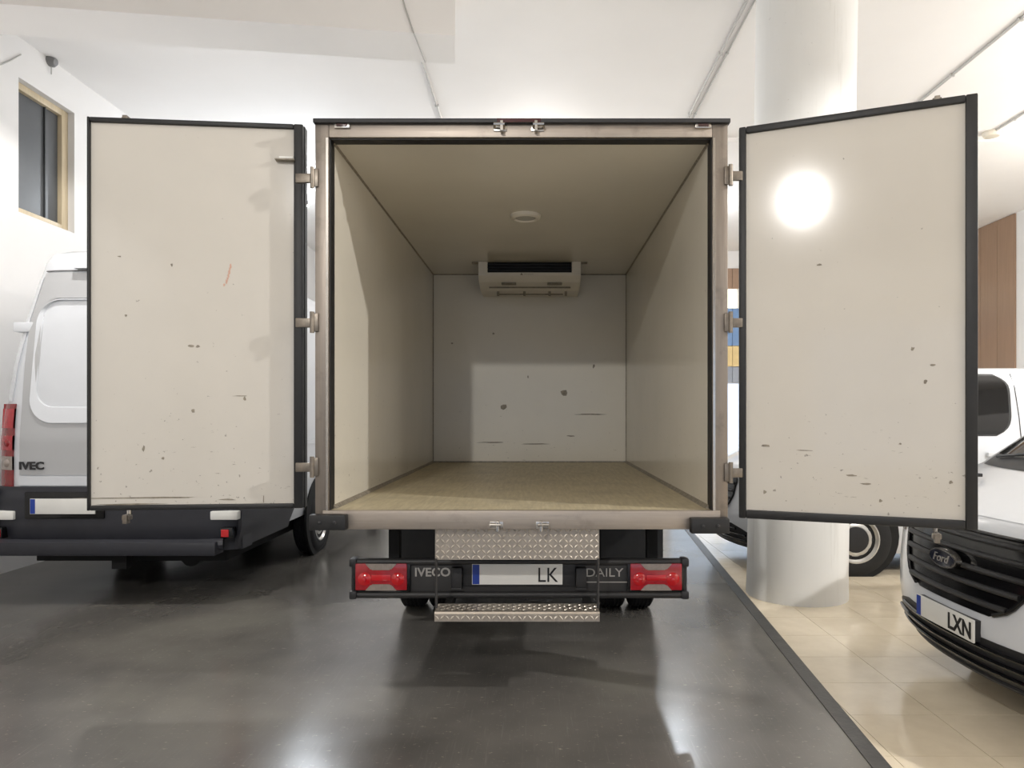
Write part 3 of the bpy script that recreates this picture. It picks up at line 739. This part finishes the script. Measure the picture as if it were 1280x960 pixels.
def vdoor(sg):
    def recess(v, z):
        d = rr_sd(v, z, (sg*.40, 2.02), .285, .455, .14)
        t = min(1, max(0, -d/.02)); return .012-.034*t
    lo, hi = (lambda z: .006, lambda z: min(.80, HV.hw(z)-.085)) if sg > 0 else (lambda z: -min(.80, HV.hw(z)-.085), lambda z: -.006)
    dr_ = HV.patch(1.02, 2.70, lo, hi, recess, 70, 44, .012).build('rear_door', grey_m, van, smooth=True)
    def loop(c, hv, hz, rad, off, n=12):
        out = []
        for qx, qz, a0 in ((1, 1, 0), (-1, 1, 90), (-1, -1, 180), (1, -1, 270)):
            for k in range(n):
                an = R(a0+90*k/(n-1)); out.append(HV.S(c[0]+qx*(hv-rad)+rad*math.cos(an), c[1]+qz*(hz-rad)+rad*math.sin(an), off))
        return out
    c0, c1 = (sg*.40, 1.955), (sg*.40, 2.02)
    MB().grid([loop(c0, .335, .52, .20, .010), loop(c0, .325, .51, .20, .026), loop(c1, .285, .45, .15, .012), loop(c1, .27, .435, .14, -.022)], close=True).build('panel_moulding', white_m, dr_, smooth=True)
    return dr_
for sg in (1, -1):
    d = vdoor(sg)
    HV.patch(.935, 1.012, (lambda z: .006) if sg > 0 else (lambda z: -.8), (lambda z: .8) if sg > 0 else (lambda z: -.006), .022, 4, 12, .02).build('lower_moulding', white_m, d, smooth=True)
    for zz in (2.24,):
        a = .85 if zz > 2 else .90
        p = HV.S(sg*a, zz)
        q = MB().box(p[0]-.045, p[0]+.05, p[1]-.085, p[1]+.085, zz-.042, zz+.042, b=.012).build('door_hinge', white_m, d, smooth=True)
    # corner pillar strip and tail lamp
    HV.patch(1.62, 2.66, (lambda z: HV.hw(z)-.075) if sg > 0 else (lambda z: -HV.hw(z)+.012), (lambda z: HV.hw(z)-.012) if sg > 0 else (lambda z: -HV.hw(z)+.075), .012, 20, 6, .02).build('pillar_strip', white_m, van, smooth=True)
    lo = (lambda z: .862) if sg > 0 else (lambda z: -1.005); hi = (lambda z: 1.005) if sg > 0 else (lambda z: -.862)
    tl = HV.patch(.88, 1.60, lo, hi, .02, 16, 10, .03).build('tail_lamp', dred_m, van, smooth=True)
    HV.patch(1.06, 1.17, lo, hi, .026, 4, 10, .02).build('clear_segment', clear_m, tl, smooth=True)
    HV.patch(1.22, 1.34, lo, hi, .026, 4, 10, .02).build('red_segment', red_m, tl, smooth=True)
    HV.patch(1.40, 1.56, lo, hi, .026, 4, 10, .02).build('red_segment', red_m, tl, smooth=True)
    for zz in (1.115, 1.28):
        p = HV.S(sg*.91, zz, .028); MB().lathe([(.001, .012), (.02, .009), (.032, 0), (.001, 0)], p, (-1, 0, 0), 16).build('lamp_bowl', dred_m if zz > 1.2 else clear_m, tl, smooth=True)
    # bumper end lamp: white strip and red reflector
    p = HV.S(sg*.90, .70, .10)
    q = MB().box(p[0]-.02, p[0]+.05, p[1]-.11, p[1]+.11, .665, .735, b=.01).build('bumper_lamp', plate_m, van, smooth=True)
    q = MB().box(p[0]-.03, p[0]+.05, sg*.925-.05, sg*.925+.05, .515, .605, b=.01).build('fog_lamp', gloss_blk, van, smooth=True)
    MB().box(p[0]-.036, p[0]+.0, sg*.915-.03, sg*.915+.03, .53, .59, b=.004).build('red_reflector', red2_m, q)
bmp = HV.patch(.41, .925, lambda z: -1.0, lambda z: 1.0, lambda v, z: .07 if z < .86 else .05, 14, 30, .12).build('bumper', van_blk, van, smooth=True)
for sg in (1, -1):
    HV.spatch(.42, .90, lambda z: -.02, lambda z: 1.15+.5*(z-.44)*1.2, sg, .018, 8, 10).build('bumper_wrap', van_blk, van, smooth=True)
    HV.spatch(.42, .84, lambda z: 2.55, lambda z: 5.0, sg, .012, 6, 10).build('side_cladding', van_blk, van, smooth=True)
    HV.spatch(1.20, 1.24, lambda z: .3, lambda z: 5.2, sg, .012, 2, 10).build('rub_strip', white_m, van, smooth=True)
    for yy in (2.05, 5.25):
        MB().lathe([(.001, 0), (.44, 0), (.45, -.02)], (yy, sg*1.013, .40), (0, sg, 0), 32).build('wheel_arch', under_m, van)
        wheel(van, (yy, sg*.925, .345), (0, sg, 0), .345, .21)
HV.bar(.475, -.90, .90, .045, .16).build('rear_step', van_blk, van, smooth=True)
MB().box(-.19, -.02, -.88, .88, .395, .505, b=.02).build('step_tread', van_blk, van, smooth=True)
rec = MB().box(-.085, -.05, .06, .70, .675, .89, b=.01).build('plate_recess', gloss_blk, van, smooth=True)
vpl = bx('number_plate', plate_m, van, -.098, -.088, .125, .645, .715, .838, b=.002)
bx('blue_band', blue_m, vpl, -.0995, -.095, .603, .642, .718, .835)
p = HV.S(.78, 1.11, .02)
text('maker_lettering', 'IVEC', .085, (-.020, .785, 1.068), (0, -1, 0), (0, 0, 1), dletter_m, van, .006, width=.20, bold=.003)
bl = HV.patch(2.725, 2.80, lambda z: -.42, lambda z: .42, .07, 4, 16, .06).build('brake_light_housing', white_m, van, smooth=True)
HV.patch(2.745, 2.785, lambda z: -.25, lambda z: .25, .076, 2, 10, .01).build('brake_lens', dred_m, bl)
HV.bar(2.715, -.70, .70, .006, .010).build('door_top_seal', fixt_m, van, smooth=True)
MB().tube([HV.S(0, z, .014) for z in arange(1.02, 2.70, 12)], .005, 6).build('door_gap', rub_m, van)
q = MB().box(-.04, .0, -.10, -.03, 1.28, 1.42, b=.01).build('door_handle', blk_m, van, smooth=True)
bx('underbody', under_m, van, .2, 5.8, -.8, .8, .28, .47)
bx('tow_bracket', under_m, van, .02, .1, -.06, .06, .25, .4); MB().tube([(.3, -.45, .30), (1.4, -.45, .30)], .09, 12).build('silencer', under_m, van)
HV.spatch(2.0, 2.4, lambda z: 5.0, lambda z: 5.4, 1, .006).build('cab_window', glass_m, van, smooth=True); HV.spatch(2.0, 2.4, lambda z: 5.0, lambda z: 5.4, -1, .006).build('cab_window', glass_m, van, smooth=True)

# truck cab (ahead of the box)
HC = Hull(W=[(.35, .93), (.9, .97), (1.4, .96), (2.0, .84), (2.2, .74), (2.26, .5)], F=[(.35, .05), (.6, 0), (1.0, .06), (1.2, .35), (1.35, .6), (2.1, 1.2), (2.26, 1.6)], A=.22, p=3, L=2.05,
          zs=[.35, .6, .9, 1.0, 1.1, 1.2, 1.35, 1.6, 1.9, 2.1, 2.2, 2.26])
cabo = HC.mesh(21).build('cab', white_m, truck, smooth=True); cabo.rotation_euler = (0, 0, R(-90)); cabo.location = (0, 5.95, 0)
HC.patch(1.37, 2.1, lambda z: -HC.hw(z)+.1, lambda z: HC.hw(z)-.1, .006).build('windscreen', glass_m, cabo, smooth=True)
HC.patch(.62, .95, lambda z: -.55, lambda z: .55, .006).build('grille', blk_m, cabo, smooth=True)
for sg in (1, -1): HC.patch(.72, .98, (lambda z: .62) if sg > 0 else (lambda z: -.88), (lambda z: .88) if sg > 0 else (lambda z: -.62), .008).build('headlamp', clear_m, cabo, smooth=True)
for sg in (1, -1): HC.spatch(1.4, 2.0, lambda z: .85+(z-1.4)*.5, lambda z: 1.7, sg, .006).build('side_window', glass_m, cabo, smooth=True)

# white vans nosing out over the tiles
HF = Hull(W=[(.20, .90), (.30, .95), (.5, .97), (.9, .985), (1.2, .975), (1.5, .93), (1.8, .86), (1.9, .80), (1.945, .74), (1.965, .64), (1.975, .45)],
          F=[(.20, .10), (.26, .04), (.34, .01), (.45, 0), (.60, .005), (.80, .03), (.92, .055), (.98, .085), (1.01, .13), (1.04, .20), (1.12, .38), (1.20, .55), (1.27, .65), (1.5, .98), (1.8, 1.42), (1.9, 1.62), (1.945, 1.78), (1.965, 2.0), (1.975, 2.3)],
          A=.24, p=2.3, L=4.95, zs=[.20, .23, .26, .30, .34, .40, .45, .52, .60, .70, .80, .88, .92, .95, .98, 1.0, 1.01, 1.025, 1.04, 1.08, 1.12, 1.16, 1.20, 1.235, 1.27, 1.4, 1.5, 1.65, 1.8, 1.86, 1.9, 1.925, 1.945, 1.957, 1.965, 1.972, 1.975])
def front_van(loc, label, plate, rz=0):
    v = empty('delivery_van', loc, rz); tag(v, label, 'van', 'white delivery vans on the tiles')
    HF.mesh(41).build('body', white_m, v, smooth=True)
    ghw = lambda z: interp([(.545, .31), (.60, .44), (.70, .52), (.86, .56), (.93, .49)], z)
    g = HF.patch(.545, .93, lambda z: -ghw(z), lambda z: ghw(z), .004, 14, 24, .01).build('grille', gloss_blk, v, smooth=True)
    for z in (.60, .675, .75, .825, .895):
        h = ghw(z)-.02
        HF.bar(z, -h, h, .015, .012).build('grille_bar', blk_m, g, smooth=True)
    HF.bar(.93, -.49, .49, .010, .012).build('grille_top_trim', gloss_blk, g, smooth=True)
    for sg in (1, -1):
        MB().tube([HF.S(sg*ghw(z), z, .010) for z in arange(.56, .93, 12)], .012, 8).build('grille_edge', gloss_blk, g, smooth=True)
    # oval badge
    def oval(ry, rz_, x0, x1, m, nm, par, n=36):
        c = (0, .765)
        return MB().prism([(c[0]+ry*math.cos(2*math.pi*k/n), c[1]+rz_*math.sin(2*math.pi*k/n)) for k in range(n)], 'x', x0, x1).build(nm, m, par)
    bd = oval(.122, .050, -.034, .0, chrome_m, 'badge', v); oval(.110, .041, -.037, -.033, badge_m, 'badge_field', bd)
    text('badge_script', 'Ford', .062, (-.0375, .072, .745), (0, -1, 0), (0, 0, 1), letter_m, bd, .003, shear=.35, width=.145)
    # lower intake
    ihw = lambda z: interp([(.225, .70), (.29, .86), (.34, .85), (.40, .66), (.43, .50)], z)
    lo = HF.patch(.225, .43, lambda z: -ihw(z), lambda z: ihw(z), .004, 12, 24, .01).build('lower_intake', blk_m, v, smooth=True)
    for z in (.28, .335, .385): HF.bar(z, -ihw(z)+.12, ihw(z)-.12, .011, .012).build('intake_bar', gloss_blk, lo, smooth=True)
    HF.bar(.225, -.72, .72, .018, .004).build('chin_lip', blk_m, v, smooth=True)
    if plate:
        pl = bx('number_plate', plate_m, v, -.028, -.018, -.26, .26, .40, .512, b=.002)
        bx('blue_band', blue_m, pl, -.0295, -.026, .216, .257, .403, .509)
        text('plate_letters', plate, .112, (-.0285, -.048, .416), (0, -1, 0), (0, 0, 1), ink_m, pl, .002, width=.195, bold=.003)
        bx('plate_holder', blk_m, pl, -.02, .02, -.255, .255, .405, .508)
    # bonnet, lamps, glass
    hb = HF.patch(1.0, 1.195, lambda z: -.80+.1*(z-1), lambda z: .80-.1*(z-1), .005, 12, 22, .012).build('bonnet', white_m, v, smooth=True)
    HF.patch(1.2, 1.262, lambda z: -.86, lambda z: .86, .006, 4, 22, .02).build('cowl', blk_m, v, smooth=True)
    ws = HF.patch(1.265, 1.87, lambda z: -HF.hw(z)+.10, lambda z: HF.hw(z)-.10, .006, 12, 22, .012).build('windscreen', glass_m, v, smooth=True)
    for a, b in ((.70, .05), (.02, -.62)):
        MB().tube([HF.S(a+(b-a)*t, 1.255+.06*t, .035) for t in arange(0, 1, 8)], .010, 6).build('wiper', blk_m, v)
    for a in (.45, -.45): MB().box(.40, .45, a-.02, a+.02, 1.15, 1.17, b=.004).build('washer_jet', blk_m, hb)
    for sg in (1, -1):
        lo_ = (lambda z: .70) if sg > 0 else (lambda z: -.955); hi_ = (lambda z: .955) if sg > 0 else (lambda z: -.70)
        hl = HF.patch(.80, .99, lo_, hi_, .008, 8, 10, .02).build('headlamp', clear_m, v, smooth=True)
        HF.patch(.83, .95, (lambda z: .76) if sg > 0 else (lambda z: -.90), (lambda z: .90) if sg > 0 else (lambda z: -.76), .012, 4, 8, .01).build('lamp_unit', gloss_blk, hl, smooth=True)
        xa = lambda z: 1.12+.55*max(0, (z-1.33)) + .55*max(0, z-1.6)
        def xb(z):
            zz = (z-1.605)/.275; return 2.53+.05*(z-1.33)/.54 - .10*abs(zz)**5 
        sw = HF.spatch(1.33, 1.88, xa, xb, sg, .008, 16, 16).build('side_window', glass_m, v, smooth=True)
        HF.spatch(1.31, 1.90, lambda z: xa(z)-.03, lambda z: xb(z)+.025, sg, .004, 16, 16).build('window_rubber', rub_m, sw, smooth=True)
        MB().tube([HF.side(2.64, z, sg, .003) for z in arange(.3, 1.9, 12)], .004, 5).build('door_gap', bar_m, v)
        MB().tube([HF.side(1.30, z, sg, .003) for z in arange(.75, 1.3, 8)], .004, 5).build('door_gap', bar_m, v)
        MB().box(2.30, 2.50, *sorted((sg*.98, sg*1.02)), 1.12, 1.16, b=.01).build('door_handle', white_m, v, smooth=True)
        HF.spatch(.52, .66, lambda z: 1.5, lambda z: 3.4, sg, .014, 3, 8).build('rub_strip', blk_m, v, smooth=True)
        mi = MB().box(1.22, 1.34, *sorted((sg*1.0, sg*1.18)), 1.30, 1.56, b=.03).build('mirror', blk_m, v, smooth=True)
        MB().tube([(1.30, sg*.95, 1.30), (1.28, sg*1.06, 1.36)], .025, 8).build('mirror_arm', blk_m, mi)
        for yy in (1.08, 4.02):
            MB().lathe([(.001, 0), (.41, 0), (.42, -.02)], (yy, sg*.984, .375), (0, sg, 0), 32).build('wheel_arch', under_m, v)
            wheel(v, (yy, sg*.90, .345), (0, sg, 0), .345, .21)
    bx('underbody', under_m, v, .4, 4.7, -.75, .75, .17, .25)
    return v
front_van((2.145, 3.73, 0), 'white delivery van with black grille and a plate ending LXN', 'LXN')
front_van((1.87, 7.62, 0), 'white delivery van side-on behind the round column', '')
